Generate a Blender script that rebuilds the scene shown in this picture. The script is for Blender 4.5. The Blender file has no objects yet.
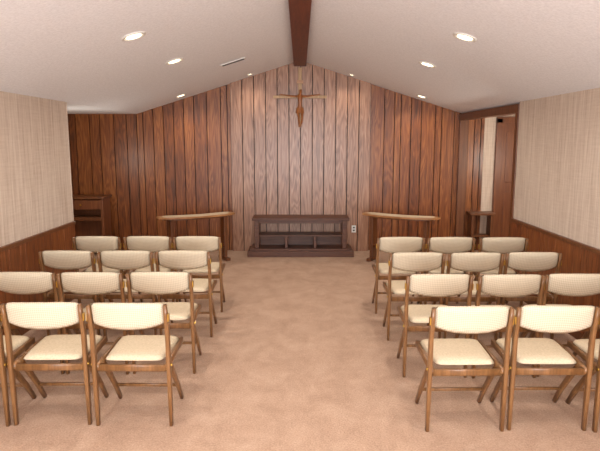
import bpy, bmesh, math, random
from mathutils import Vector, Matrix
random.seed(7)
S=bpy.context.scene
S.view_settings.view_transform='Standard'
S.view_settings.look='None'
def lin(c):
    return tuple(((v/255)/12.92 if v/255<=0.04045 else ((v/255+0.055)/1.055)**2.4) for v in c)+(1,)
# ---------------- materials ----------------
def newmat(n,rough=.5,spec=.5):
    m=bpy.data.materials.new(n); m.use_nodes=True
    b=m.node_tree.nodes['Principled BSDF']
    b.inputs['Roughness'].default_value=rough
    b.inputs['Specular IOR Level'].default_value=spec
    return m,m.node_tree,b
def ramp(nt,stops):
    r=nt.nodes.new('ShaderNodeValToRGB'); e=r.color_ramp.elements
    e[0].position=stops[0][0]; e[0].color=lin(stops[0][1])
    e[1].position=stops[-1][0]; e[1].color=lin(stops[-1][1])
    for p,c in stops[1:-1]:
        k=e.new(p); k.color=lin(c)
    return r
def noise(nt,scale3,sc,detail=4,rough=.55,dist=0):
    tc=nt.nodes.new('ShaderNodeTexCoord'); mp=nt.nodes.new('ShaderNodeMapping')
    mp.inputs['Scale'].default_value=scale3
    nt.links.new(tc.outputs['Object'],mp.inputs['Vector'])
    n=nt.nodes.new('ShaderNodeTexNoise'); n.inputs['Scale'].default_value=sc
    n.inputs['Detail'].default_value=detail; n.inputs['Roughness'].default_value=rough
    n.inputs['Distortion'].default_value=dist
    nt.links.new(mp.outputs[0],n.inputs['Vector'])
    return n,mp
def math_(nt,op,a,b=None,c=None):
    m=nt.nodes.new('ShaderNodeMath'); m.operation=op
    for i,v in enumerate((a,b,c)):
        if v is None: continue
        if isinstance(v,(int,float)): m.inputs[i].default_value=v
        else: nt.links.new(v,m.inputs[i])
    return m.outputs[0]
def bump(nt,b,h,strength,dist=.01):
    bp=nt.nodes.new('ShaderNodeBump'); bp.inputs['Strength'].default_value=strength
    bp.inputs['Distance'].default_value=dist
    nt.links.new(h,bp.inputs['Height']); nt.links.new(bp.outputs[0],b.inputs['Normal'])
def wood(n,stops,scale=(14,14,.9),rough=.4,rnd=0,spec=.5,cath=0.0):
    m,nt,b=newmat(n,rough,spec)
    n1,mp=noise(nt,scale,2.2,6,.6,.6)
    n2,_=noise(nt,(scale[0]*7,scale[1]*7,scale[2]*2.5),2,3,.6)
    f=math_(nt,'ADD',math_(nt,'MULTIPLY',n1.outputs[0],.7),math_(nt,'MULTIPLY',n2.outputs[0],.3))
    if rnd:
        a=nt.nodes.new('ShaderNodeAttribute'); a.attribute_name='rnd'
        cb=nt.nodes.new('ShaderNodeCombineXYZ')
        nt.links.new(math_(nt,'MULTIPLY',a.outputs['Fac'],37),cb.inputs[0])
        nt.links.new(math_(nt,'MULTIPLY',a.outputs['Fac'],91),cb.inputs[2])
        nt.links.new(cb.outputs[0],mp.inputs['Location'])
        f=math_(nt,'ADD',f,math_(nt,'MULTIPLY',math_(nt,'SUBTRACT',a.outputs['Fac'],.5),rnd))
    if cath:
        n3,mp3=noise(nt,(5,5,.55),1.6,2,.4,.3)
        if rnd: nt.links.new(cb.outputs[0],mp3.inputs['Location'])
        s=math_(nt,'SINE',math_(nt,'MULTIPLY',n3.outputs[0],70))
        f=math_(nt,'ADD',f,math_(nt,'MULTIPLY',s,cath))
    r=ramp(nt,stops); nt.links.new(f,r.inputs[0]); nt.links.new(r.outputs[0],b.inputs['Base Color'])
    bump(nt,b,f,.15,.004)
    return m
M={}
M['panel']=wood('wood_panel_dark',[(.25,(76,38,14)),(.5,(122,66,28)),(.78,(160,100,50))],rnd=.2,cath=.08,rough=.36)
M['panelc']=wood('wood_panel_center_lit',[(.25,(108,70,46)),(.5,(150,106,78)),(.78,(180,136,106))],rnd=.06,cath=.09,rough=.34)  # paler stops put the flash-lit brightness into the centre boards' colour
M['wains']=wood('wood_wainscot',[(.25,(78,38,16)),(.5,(124,68,32)),(.78,(156,96,50))],rnd=.14,cath=.06,rough=.4)
M['groove'],_,b=newmat('groove_dark',.8,.1); b.inputs['Base Color'].default_value=lin((24,11,6))
M['beam']=wood('beam_wood',[(.25,(66,26,14)),(.5,(98,44,24)),(.78,(124,62,34))],scale=(14,.9,14),rough=.5)
M['trimw']=wood('trim_wood',[(.25,(68,36,16)),(.5,(104,60,30)),(.78,(134,84,46))],rough=.4)
M['chairw']=wood('chair_wood',[(.25,(84,54,30)),(.5,(122,84,50)),(.78,(152,110,70))],scale=(20,20,2),rough=.33)
M['altar']=wood('altar_wood',[(.25,(58,30,16)),(.5,(88,50,30)),(.78,(114,72,46))],scale=(1,14,14),rough=.42,spec=.4)
M['tan']=wood('rail_wood_lit',[(.25,(140,92,54)),(.5,(174,124,78)),(.78,(202,156,108))],scale=(1,14,14),rough=.35)  # pale tan paints in the highlight line along the rail tops
M['cross']=wood('cross_wood',[(.25,(144,106,66)),(.5,(174,138,94)),(.78,(196,162,118))],rough=.45)
M['corpus']=wood('corpus_wood',[(.25,(112,62,26)),(.5,(150,88,40)),(.78,(188,122,66))],rough=.32)
# carpet
m,nt,b=newmat('carpet',.95,.1); M['carpet']=m
n1,_=noise(nt,(1,.8,1),4.2,6,.72,.4); n2,_=noise(nt,(1,1,1),90,3,.7)
f=math_(nt,'ADD',math_(nt,'MULTIPLY',n1.outputs[0],.42),math_(nt,'MULTIPLY',n2.outputs[0],.58))
r=ramp(nt,[(.32,(154,124,104)),(.5,(184,153,130)),(.68,(206,176,153))]); nt.links.new(f,r.inputs[0]); nt.links.new(r.outputs[0],b.inputs['Base Color'])
bump(nt,b,n2.outputs[0],.6,.008)
# ceiling
m,nt,b=newmat('ceiling_spray_texture',.95,.1); M['ceil']=m
n1,_=noise(nt,(1,1,1),55,4,.7)
r=ramp(nt,[(.3,(222,223,227)),(.7,(242,243,247))]); nt.links.new(n1.outputs[0],r.inputs[0]); nt.links.new(r.outputs[0],b.inputs['Base Color'])
bump(nt,b,n1.outputs[0],.25,.008)
# wallpaper
m,nt,b=newmat('grasscloth_wallpaper',.85,.15); M['paper']=m
n1,_=noise(nt,(30,30,1.2),1.6,5,.65); n2,_=noise(nt,(3,3,60),1.5,3,.6)
f=math_(nt,'ADD',math_(nt,'MULTIPLY',n1.outputs[0],.8),math_(nt,'MULTIPLY',n2.outputs[0],.2))
r=ramp(nt,[(.34,(184,163,145)),(.5,(203,185,168)),(.64,(215,200,184))]); nt.links.new(f,r.inputs[0]); nt.links.new(r.outputs[0],b.inputs['Base Color'])
bump(nt,b,f,.1,.003)
# fabric with subtle diamond weave
m,nt,b=newmat('cream_diamond_fabric',.8,.2); M['fabric']=m
tc=nt.nodes.new('ShaderNodeTexCoord'); sp=nt.nodes.new('ShaderNodeSeparateXYZ'); nt.links.new(tc.outputs['Object'],sp.inputs[0])
yz=math_(nt,'ADD',sp.outputs[1],sp.outputs[2])
a_=math_(nt,'SINE',math_(nt,'MULTIPLY',math_(nt,'ADD',sp.outputs[0],yz),260))
b_=math_(nt,'SINE',math_(nt,'MULTIPLY',math_(nt,'SUBTRACT',sp.outputs[0],yz),260))
f=math_(nt,'ADD',math_(nt,'MULTIPLY',math_(nt,'MULTIPLY',a_,b_),.5),.5)
r=ramp(nt,[(.1,(182,166,142)),(.5,(198,184,160)),(.9,(210,197,174))]); nt.links.new(f,r.inputs[0]); nt.links.new(r.outputs[0],b.inputs['Base Color'])
bump(nt,b,f,.2,.003)
M['seatfab'],nt,b=newmat('cream_seat_fabric',.75,.2)
n1,_=noise(nt,(1,1,1),90,3,.6); r=ramp(nt,[(.3,(196,177,146)),(.7,(216,198,170))]); nt.links.new(n1.outputs[0],r.inputs[0]); nt.links.new(r.outputs[0],b.inputs['Base Color'])
bump(nt,b,n1.outputs[0],.2,.003)
M['brass'],nt,b=newmat('brass',.3); b.inputs['Base Color'].default_value=lin((190,150,70)); b.inputs['Metallic'].default_value=.9
M['white'],nt,b=newmat('white_enamel',.4); b.inputs['Base Color'].default_value=lin((225,222,215))
M['dark'],nt,b=newmat('dark_metal',.6); b.inputs['Base Color'].default_value=lin((60,55,52))
M['lamp'],nt,b=newmat('lamp_glow',.4); b.inputs['Emission Color'].default_value=lin((255,232,190)); b.inputs['Emission Strength'].default_value=6
M['doorw']=wood('door_wood',[(.25,(80,40,20)),(.5,(114,64,34)),(.78,(140,88,48))],rough=.4)

# ---------------- mesh builder ----------------
class MB:
    def __init__(s): s.v=[];s.f=[];s.m=[];s.r=[];s.sm=[];s.mats=[]
    def mi(s,k):
        if k not in s.mats: s.mats.append(k)
        return s.mats.index(k)
    def add(s,vs,fs,k,smooth=False,rnd=.5):
        o=len(s.v); s.v+= [tuple(v) for v in vs]; i=s.mi(k)
        for f in fs: s.f.append(tuple(o+j for j in f)); s.m.append(i); s.sm.append(smooth); s.r.append(rnd)
    def box(s,x0,x1,y0,y1,z0,z1,k,bev=0,rnd=.5,M4=None):
        bm=bmesh.new(); bmesh.ops.create_cube(bm,size=1)
        for v in bm.verts: v.co=Vector(((x0+x1)/2+v.co.x*(x1-x0),(y0+y1)/2+v.co.y*(y1-y0),(z0+z1)/2+v.co.z*(z1-z0)))
        if bev: bmesh.ops.bevel(bm,geom=bm.edges[:],offset=bev,segments=2,profile=.6,affect='EDGES')
        s.bm(bm,k,False,rnd,M4)
    def bm(s,bm,k,smooth=False,rnd=.5,M4=None):
        bmesh.ops.recalc_face_normals(bm,faces=bm.faces[:])
        bm.verts.index_update()
        vs=[(M4@v.co if M4 else v.co.copy()) for v in bm.verts]; fs=[[v.index for v in f.verts] for f in bm.faces]
        bm.free(); s.add(vs,fs,k,smooth,rnd)
    def prism(s,pts,y0,y1,k,rnd=.5):
        n=len(pts); vs=[(x,y0,z) for x,z in pts]+[(x,y1,z) for x,z in pts]
        fs=[list(range(n)),list(range(2*n-1,n-1,-1))]+[[i,i+n,(i+1)%n+n,(i+1)%n] for i in range(n)]
        bm=bmesh.new(); bv=[bm.verts.new(v) for v in vs]
        for f in fs: bm.faces.new([bv[i] for i in f])
        s.bm(bm,k,False,rnd)
    def sweep(s,path,w,d,k,up=(1,0,0)):
        prof=[]
        c=.35
        for sx,sy in ((1,1),(-1,1),(-1,-1),(1,-1)):
            q=[(sx,sy*(1-c)),(sx*(1-c*.3),sy*(1-c*.3)),(sx*(1-c),sy)]
            if sx*sy<0: q.reverse()
            prof+=q
        n=len(prof); vs=[];U=Vector(up)
        P=[Vector(p[0]) for p in path]
        for i,p in enumerate(P):
            t=(P[min(i+1,len(P)-1)]-P[max(i-1,0)]).normalized()
            a=(U-t*U.dot(t)).normalized(); bb=t.cross(a)
            sc=path[i][1]
            for x,y in prof: vs.append(p+a*x*w/2*sc+bb*y*d/2*sc)
        bm=bmesh.new(); bv=[bm.verts.new(v) for v in vs]
        for i in range(len(P)-1):
            for j in range(n): bm.faces.new([bv[i*n+j],bv[i*n+(j+1)%n],bv[(i+1)*n+(j+1)%n],bv[(i+1)*n+j]])
        bm.faces.new(bv[:n]); bm.faces.new(bv[-n:])
        s.bm(bm,k,True)
    def cushion(s,fn,k,nu=20,nv=10):
        bm=bmesh.new(); g={}
        for sd in (-1,1):
            for i in range(nu+1):
                for j in range(nv+1):
                    edge=i in(0,nu) or j in(0,nv)
                    key=(i,j,0 if edge else sd)
                    if key not in g:
                        g[key]=bm.verts.new(fn(-1+2*i/nu,-1+2*j/nv,0 if edge else sd))
        for sd in (-1,1):
            for i in range(nu):
                for j in range(nv):
                    q=[]
                    for a,b2 in((i,j),(i+1,j),(i+1,j+1),(i,j+1)):
                        e=a in(0,nu) or b2 in(0,nv); q.append(g[(a,b2,0 if e else sd)])
                    bm.faces.new(q)
        s.bm(bm,k,True)
    def cyl(s,c,r,h,k,axis='Z',seg=20,r2=None,M4=None):
        bm=bmesh.new(); bmesh.ops.create_cone(bm,cap_ends=True,segments=seg,radius1=r,radius2=r if r2 is None else r2,depth=h)
        R={'Z':Matrix.Identity(4),'Y':Matrix.Rotation(math.pi/2,4,'X'),'X':Matrix.Rotation(math.pi/2,4,'Y')}[axis]
        T=Matrix.Translation(c)@R
        s.bm(bm,k,False,.5,(M4@T) if M4 else T)
    def mesh(s,name):
        me=bpy.data.meshes.new(name); me.from_pydata(s.v,[],s.f)
        for k in s.mats: me.materials.append(M[k])
        me.polygons.foreach_set('material_index',s.m); me.polygons.foreach_set('use_smooth',s.sm)
        at=me.attributes.new('rnd','FLOAT','FACE'); at.data.foreach_set('value',s.r)
        me.update(); return me
    def obj(s,name,loc=(0,0,0),rz=0,parent=None):
        o=bpy.data.objects.new(name,s.mesh(name)); S.collection.objects.link(o); o.location=loc; o.rotation_euler=(0,0,rz)
        if parent: o.parent=parent
        return o
def empty(name,loc=(0,0,0)):
    e=bpy.data.objects.new(name,None); S.collection.objects.link(e); e.location=loc; return e

# ---------------- room ----------------
YB=8.96; YR=-3.0; XL=-2.55; XR=2.49; ZE=2.17; ZR=2.97
LE=6.25; RE=6.5
def cz(x): return ZR-(ZR-ZE)*abs(x)/2.55
b=MB(); b.box(-4.1,4.1,YR-.1,YB+.1,-.1,0,'carpet'); b.obj('floor')
b=MB()
b.prism([(0,ZR),(0,ZR+.12),(XL,ZE+.12),(XL,ZE)],YR-.1,YB+.1,'ceil')
b.prism([(0,ZR),(0,ZR+.12),(2.55,ZE+.12),(2.55,ZE)],YR-.1,YB+.1,'ceil')
b.box(-4.1,XL,LE-.3,YB+.1,ZE,ZE+.12,'ceil'); b.box(2.55,4.1,RE-.3,YB+.1,ZE,ZE+.12,'ceil')
b.obj('ceiling')
def wainscot(b,x,y0,y1,side):
    y=y0
    while y<y1-.01:
        w=random.choice((.10,.15,.2)); y2=min(y+w,y1)
        b.box(min(x,x+side*.018),max(x,x+side*.018),y+.003,y2-.003,0.08,.83,'wains',.002,rnd=random.random()); y=y2
    b.box(min(x,x+side*.004),max(x,x+side*.004),y0,y1,0,.84,'groove')
    b.box(min(x,x+side*.035),max(x,x+side*.035),y0,y1,.825,.86,'trimw',.005)
b=MB(); b.box(XL-.12,XL,YR,LE,0,ZE+.02,'paper'); wainscot(b,XL,YR,LE,1); b.obj('wall_left')
b=MB(); b.box(XR,XR+.12,YR,RE,0,ZE+.02,'paper'); wainscot(b,XR,YR,RE,-1); b.obj('wall_right')
b=MB(); b.box(XL,XL+.024,YR,LE,0,.08,'trimw',.003); b.obj('baseboard_left')
b=MB(); b.box(XR-.024,XR,YR,RE,0,.08,'trimw',.003); b.obj('baseboard_right')
b=MB(); b.prism([(XL-.12,0),(XR+.12,0),(XR+.12,ZE),(0,ZR),(XL-.12,ZE)],YR-.12,YR,'paper'); b.obj('wall_rear')
def boards(b,x0,x1,yf,th,k,ws,top):
    x=x0
    while x<x1-.01:
        w=random.choice(ws); x2=min(x+w,x1)
        if x1-x2<.05: x2=x1
        rn=random.random(); g=.006
        xa,xb=x+g,x2-g
        if xa<0<xb: pts=[(xa,0.0),(xb,0.0),(xb,top(xb)),(0,top(0)),(xa,top(xa))]
        else: pts=[(xa,0.0),(xb,0.0),(xb,top(xb)),(xa,top(xa))]
        b.prism(pts,yf,yf+th,k,rnd=rn)
        x=x2
b=MB()
flat=lambda x: ZE+.0 if abs(x)>2.55 else cz(x)
b.prism([(-4.1,0),(2.9,0),(2.9,ZE),(2.55,ZE),(0,ZR),(XL,ZE),(-4.1,ZE)],YB,YB+.1,'groove')
WS=(.10,.16,.2,.22)
boards(b,-4.1,-1.08,YB-.018,.018,'panel',WS,flat)
boards(b,1.1,2.9,YB-.018,.018,'panel',WS,flat)
b.prism([(-1.08,0),(1.1,0),(1.1,cz(1.1)),(0,ZR),(-1.08,cz(1.08))],YB-.06,YB,'groove')
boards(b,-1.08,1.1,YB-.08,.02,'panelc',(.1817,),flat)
b.obj('wall_front')
# alcoves
b=MB(); b.box(-4.2,-4.1,LE-.3,YB+.1,0,ZE,'paper'); b.obj('wall_alcove_left')
b=MB(); b.box(-4.1,XL-.12,LE-.4,LE-.3,0,ZE,'paper'); b.obj('wall_alcove_left_return')
b=MB(); b.box(4.1,4.2,RE-.3,YB+.1,0,ZE,'paper'); b.obj('wall_alcove_right')
b=MB(); b.box(XR+.12,4.1,RE-.4,RE-.3,0,ZE,'paper'); b.obj('wall_alcove_right_return')
b=MB(); b.box(2.9,4.1,YB,YB+.1,0,ZE,'paper'); b.obj('wall_alcove_right_front')
# trims
b=MB(); b.box(XR-.01,XR+.12,RE,YB-.02,ZE-.10,ZE-.001,'trimw',.004)
b.box(XR-.012,XR+.13,RE,RE+.09,0,ZE-.1,'trimw',.004)
b.box(XR-.0,XR+.13,YB-.10,YB-.02,0,ZE-.1,'trimw',.004); b.obj('trim_right_opening')
b=MB(); b.box(XL-.13,XL+.004,LE,LE+.02,0,ZE-.001,'paper',.004); b.obj('trim_left_opening')
# ridge beam
b=MB(); b.box(-.095,.095,YR,YB-.09,ZR-.09,ZR+.02,'beam',.004); b.obj('ridge_beam')
# alcove door on the right
b=MB(); x0,x1=3.08,3.9
b.box(x0,x0+.09,YB-.05,YB-.001,0,2.1,'doorw',.004); b.box(x1-.09,x1,YB-.05,YB-.001,0,2.1,'doorw',.004); b.box(x0,x1,YB-.05,YB-.001,2.03,2.12,'doorw',.004)
b.box(x0+.09,x1-.09,YB-.035,YB-.001,0.01,2.03,'doorw')
for z0,z1 in((.15,.95),(1.1,1.9)):
    for xa in (x0+.16,x0+.44): b.box(xa,xa+.2,YB-.042,YB-.03,z0,z1,'doorw',.01)
b.cyl((x0+.72-.05,YB-.07,1.02),.028,.05,'brass','Y'); b.obj('door_1')
b=MB(); b.box(2.66,3.06,YB-.26,YB-.02,.60,.64,'trimw',.005); b.box(2.69,2.73,YB-.24,YB-.04,0,.6,'trimw',.004); b.box(2.99,3.03,YB-.24,YB-.04,0,.6,'trimw',.004); b.box(2.73,2.99,YB-.2,YB-.06,.25,.28,'trimw'); b.obj('side_shelf_table')

# ---------------- ceiling fixtures ----------------
slope=math.atan((ZR-ZE)/2.55)
def can(x,y,r=.075,power=40,spot=150):
    z=cz(x); e=empty('recessed_downlight',(x,y,z-.001)); e.rotation_euler=(0,(slope if x>0 else -slope),0)
    b=MB()
    bm=bmesh.new(); n=28; rings=[(r*1.3,-.0),(r*1.28,-.008),(r,-.01),(r*.96,-.002)]
    vv=[[bm.verts.new((q*math.cos(2*math.pi*i/n),q*math.sin(2*math.pi*i/n),z2)) for i in range(n)] for q,z2 in rings]
    for a in range(3):
        for i in range(n): bm.faces.new([vv[a][i],vv[a][(i+1)%n],vv[a+1][(i+1)%n],vv[a+1][i]])
    b.bm(bm,'white',True); b.obj('trim_ring',parent=e)
    b=MB(); b.cyl((0,0,-.003),r*.8,.004,'lamp'); b.obj('lens',parent=e)
    if power:
        L=bpy.data.lights.new('lamp','SPOT'); L.energy=power; L.spot_size=math.radians(spot); L.spot_blend=.9; L.shadow_soft_size=.06; L.color=(1,.94,.86)
        o=bpy.data.objects.new('bulb',L); S.collection.objects.link(o); o.parent=e; o.location=(0,0,-.03)
        o.rotation_euler=(0,-e.rotation_euler[1],0)
P=46
for x,y in((-1.3,4.56),(1.3,4.6),(-1.29,5.96),(1.34,6.09),(-1.3,2.6),(1.3,2.6),(-1.3,.4),(1.3,.4),(-1.3,-1.8),(1.3,-1.8)): can(x,y,power=P)
for x,y in((-1.76,8.5),(1.8,8.5)): can(x,y,power=32,r=.065)
for x,y in((-.75,8.6),(.77,8.6)): can(x,y,power=16,r=.035,spot=140)
# vent
b=MB(); b.box(-.16,.16,-.05,.05,-.012,-.001,'white',.003)
for i in range(5): b.box(-.14,.14,-.04+i*.018,-.032+i*.018,-.014,-.011,'dark')
o=b.obj('ceiling_vent',(-.82,7.1,cz(.82))); o.rotation_euler=(0,-slope,0)

# ---------------- chairs ----------------
def chair_mesh():
    b=MB()
    for s in(-1,1):
        x=.228*s
        b.sweep([((x,.012,0),.85),((x,.006,.2),1),((x,.0,.42),1.1),((x,-.006,.6),1.05),((x,-.03,.72),1),((x,-.045,.79),.8)],.024,.036,'chairw')
        b.sweep([((x*.93,.39,0),.85),((x*.92,.30,.13),1),((x*.91,.16,.30),1.1),((x*.91,.06,.405),1)],.022,.036,'chairw')
        b.sweep([((x*.93,.0,.385),1),((x*.93,.22,.395),1),((x*.93,.43,.405),1)],.022,.04,'chairw')
        b.box(x-.006+s*.012,x+.006+s*.012,-.04,-.008,.685,.73,'brass',.002)
        b.cyl((x*1.06,.003,.40),.009,.012,'brass','X',12)
    b.sweep([((-.21,.012,.375),1),((.21,.012,.375),1)],.042,.02,'chairw',up=(0,0,1))
    b.sweep([((-.21,.425,.40),1),((.21,.425,.40),1)],.036,.02,'chairw',up=(0,0,1))
    b.sweep([((-.205,.30,.135),1),((.205,.30,.135),1)],.02,.016,'chairw',up=(0,0,1))
    def back(u,v,sd):
        hw=.221
        x=hw*u*(1-.02*abs(v)**6)
        zt=.80+.010*(1-u*u)-.008*abs(u)**12; zb=.632+.036*abs(u)**2.6
        z=zb+(zt-zb)*(v+1)/2
        y=-.012-.035*(1-u*u)-.03*(z-.62)/.18
        th=.02*((1-abs(u)**8)*(1-abs(v)**4))**.5
        return (x,y+.01+sd*th,z)
    b.cushion(back,'fabric',24,10)
    def seat(u,v,sd):
        c=1-.06*(abs(u)**6)*(abs(v)**6)
        hw=.194+.012*v
        x=hw*u*c; yy=.235+.205*v*c
        th=((1-abs(u)**6)*(1-abs(v)**6))**.5
        z=.408+(.036*th if sd>0 else (-.014*th if sd<0 else 0))
        return (x,yy,z+.006)
    b.cushion(seat,'seatfab',18,18)
    return b.mesh('folding_chair')
cm=chair_mesh()
colsL=(-2.04,-1.535,-1.03); colsR=(1.01,1.515,2.02)
rows=(3.27,4.06,4.85,5.62)
for ri,y in enumerate(rows):
    for x in colsL+colsR:
        o=bpy.data.objects.new('folding_chair',cm); S.collection.objects.link(o)
        yy=y-(.07 if x>0 else 0)
        o.location=(x+random.uniform(-.008,.008),yy+random.uniform(-.015,.015),0); o.rotation_euler=(0,0,random.uniform(-.02,.02))

# ---------------- altar ----------------
b=MB()
b.box(-.81,.81,-.26,.22,0,.09,'altar',.008)
b.box(-.77,.77,-.23,.20,.09,.125,'altar',.006)
b.box(-.74,.74,-.22,.21,.555,.592,'altar',.008)
b.box(-.67,.67,-.17,-.15,.505,.555,'altar',.004); b.box(-.67,.67,.14,.16,.505,.555,'altar',.004)
for x in(-.67,.67):
    b.box(x-.035,x+.035,-.19,-.12,.125,.555,'altar',.006); b.box(x-.035,x+.035,.11,.18,.125,.555,'altar',.006)
    b.box(x-.012,x+.012,-.13,.12,.50,.55,'altar')
b.box(-.66,.66,-.16,.15,.30,.325,'altar',.004)
b.box(-.65,.65,.12,.14,.125,.30,'altar')
for x in(-.22,.22): b.box(x-.02,x+.02,-.17,.14,.125,.30,'altar',.003)
b.obj('altar_table',(.01,8.65,0))

# ---------------- communion rails ----------------
def rail(loc,rz):
    b=MB()
    n=16
    def slab(z0,z1,w,L,k,c=.10):
        bm=bmesh.new(); out=[]
        for i in range(n+1):
            u=-1+2*i/n; out.append((L*u,-w/2-c*(1-u*u)+ (0.05*abs(u)**10)))
        for i in range(n+1):
            u=1-2*i/n; out.append((L*u,w/2-c*(1-u*u)- (0.05*abs(u)**10)))
        lo=[bm.verts.new((x,y,z0)) for x,y in out]; hi=[bm.verts.new((x,y,z1)) for x,y in out]
        bm.faces.new(lo); bm.faces.new(hi)
        for i in range(len(out)): j=(i+1)%len(out); bm.faces.new([lo[i],lo[j],hi[j],hi[i]])
        b.bm(bm,k)
    slab(.692,.70,.17,.50,'seatfab'); slab(.67,.692,.24,.57,'tan'); slab(.645,.67,.16,.50,'trimw')
    slab(.20,.235,.14,.44,'trimw')
    for s in(-1,1):
        x=.40*s
        b.box(x-.022,x+.022,-.11,.05,.04,.65,'trimw',.006)
        b.box(x-.035,x+.035,-.2,.12,0,.045,'trimw',.008)
    b.obj('communion_rail',loc,rz)
rail((-1.5,8.1,0),math.radians(30)); rail((1.45,8.05,0),math.radians(-30))

# ---------------- left console ----------------
b=MB()
b.box(-.36,.36,-.2,.2,.88,.915,'trimw',.006)
b.box(-.33,.33,.12,.17,.05,.88,'doorw')
for s in(-1,1): b.box(.32*s-.02,.32*s+.02,-.17,.17,0,.88,'doorw',.005)
b.box(-.3,.3,-.17,.12,.55,.6,'trimw',.004); b.box(-.3,.3,-.15,.12,.12,.15,'trimw',.004)
b.box(-.3,.3,-.165,-.15,.72,.86,'doorw',.004); b.cyl((0,-.175,.79),.014,.02,'brass','Y')
b.obj('console_cabinet',(-3.33,8.65,0))
b=MB(); b.box(-.035,.035,-.008,0,-.057,.057,'white',.003); b.box(-.015,.015,-.011,-.007,.01,.035,'dark',.002); b.box(-.015,.015,-.011,-.007,-.035,-.01,'dark',.002)
b.obj('wall_outlet',(.86,YB-.081,.36))

# ---------------- crucifix ----------------
ey=YB-.1
cr=empty('crucifix',(0,ey,2.42))
b=MB(); b.box(-.026,.026,-.02,.018,-.44,.44,'cross',.004); b.box(-.41,.41,-.03,.0,-.021,.021,'cross',.004)
b.box(-.05,.05,-.035,-.03+.012,.2,.25,'tan',.002); b.obj('cross',parent=cr)
vs=[];es=[];rd=[]
K=1.25
def V(p,r,par=None):
    vs.append((p[0]*K,p[1]*1.15,p[2]*K)); rd.append(r*K*.76)
    if par is not None: es.append((par,len(vs)-1))
    return len(vs)-1
pel=V((0,-.06,-.14),.034); bel=V((0,-.064,-.085),.029,pel); ch=V((0,-.064,-.03),.038,bel); nk0=V((0,-.064,.01),.024,ch); nk=V((0.004,-.068,.035),.013,nk0)
hd=V((.008,-.078,.062),.026,nk); hd2=V((.01,-.082,.088),.024,hd)
for s in(-1,1):
    sh=V((.045*s,-.06,.002),.017,nk0); el=V((.13*s,-.052,.012),.012,sh); wr=V((.205*s,-.045,.022),.008,el); ha=V((.235*s,-.042,.026),.009,wr); V((.25*s,-.042,.03),.005,ha)
    hip=V((.024*s,-.06,-.165),.026,pel); kn=V((.02*s+.006,-.085,-.26),.017,hip); ca=V((.016*s+.004,-.07,-.30),.017,kn); an=V((.010*s,-.05,-.345),.009,ca); V((.010*s,-.065,-.37),.009,an)
me=bpy.data.meshes.new('corpus'); me.from_pydata(vs,es,[]); me.materials.append(M['corpus'])
o=bpy.data.objects.new('corpus',me); S.collection.objects.link(o); o.parent=cr
md=o.modifiers.new('skin','SKIN')
bpy.context.view_layer.objects.active=o
if not me.skin_vertices:
    o.select_set(True); bpy.ops.mesh.customdata_skin_add()
for i,sv in enumerate(me.skin_vertices[0].data): sv.radius=(rd[i],rd[i]); sv.use_root=(i==0)
md.use_smooth_shade=True
o.modifiers.new('sub','SUBSURF').render_levels=2
b=MB()
def cloth(u,v,sd):
    a=math.pi*u; rr=.034+.005*(1-v)+.003*math.sin(7*a); rr*=K
    return (rr*1.15*math.sin(a)*1.0,-.069-rr*math.cos(a)*.85,(-.165+.035*v)*K)
bm=bmesh.new(); n=28
rg=[[bm.verts.new(cloth(-1+2*i/n,v,0)) for i in range(n)] for v in(-1,-.3,.4,1)]
for a in range(3):
    for i in range(n): bm.faces.new([rg[a][i],rg[a][(i+1)%n],rg[a+1][(i+1)%n],rg[a+1][i]])
b.bm(bm,'corpus',True); b.obj('loincloth',parent=cr)
b=MB(); bm=bmesh.new(); bmesh.ops.create_cone(bm,cap_ends=True,segments=6,radius1=.008,radius2=.001,depth=.018)
b.bm(bm,'corpus',True,.5,Matrix.Translation((.012,-.117,.088))@Matrix.Rotation(math.radians(60),4,'X')); b.obj('nose',parent=cr)

# ---------------- lights ----------------
def area(name,loc,rot,sx,sy,p,col):
    L=bpy.data.lights.new(name,'AREA'); L.shape='RECTANGLE'; L.size=sx; L.size_y=sy; L.energy=p; L.color=col
    o=bpy.data.objects.new(name,L); S.collection.objects.link(o); o.location=loc; o.rotation_euler=rot; return o
area('rear_fill',(0,YR+.1,1.3),(math.radians(102),0,0),4.2,1.6,580,(.90,.95,1))  # added cool fill behind the camera to brighten the ceiling, no window there
fl=bpy.data.lights.new('camera_flash','POINT'); fl.energy=85; fl.shadow_soft_size=.05; fl.color=(.96,.98,1)
o=bpy.data.objects.new('camera_flash',fl); S.collection.objects.link(o); o.location=(0.03,-.05,1.85)
for s,xx in((-1,-3.0),(1,3.4)):
    L=bpy.data.lights.new('alcove_fill','POINT'); L.energy=14 if s<0 else 40; L.shadow_soft_size=.1; L.color=(1,.93,.82)  # added fill without a fixture, brightens the alcove
    o=bpy.data.objects.new('alcove_fill',L); S.collection.objects.link(o); o.location=(xx,7.4,1.4)
w=bpy.data.worlds.new('World'); S.world=w; w.use_nodes=True; w.node_tree.nodes['Background'].inputs[0].default_value=(.6,.65,.7,1); w.node_tree.nodes['Background'].inputs[1].default_value=.3
# ---------------- camera ----------------
c=bpy.data.cameras.new('camera'); co=bpy.data.objects.new('camera',c); S.collection.objects.link(co)
c.sensor_width=36; c.lens=562/600*36; co.location=(0,0,1.75); co.rotation_euler=(math.radians(90-8.55),0,0); c.clip_start=.02
S.camera=co
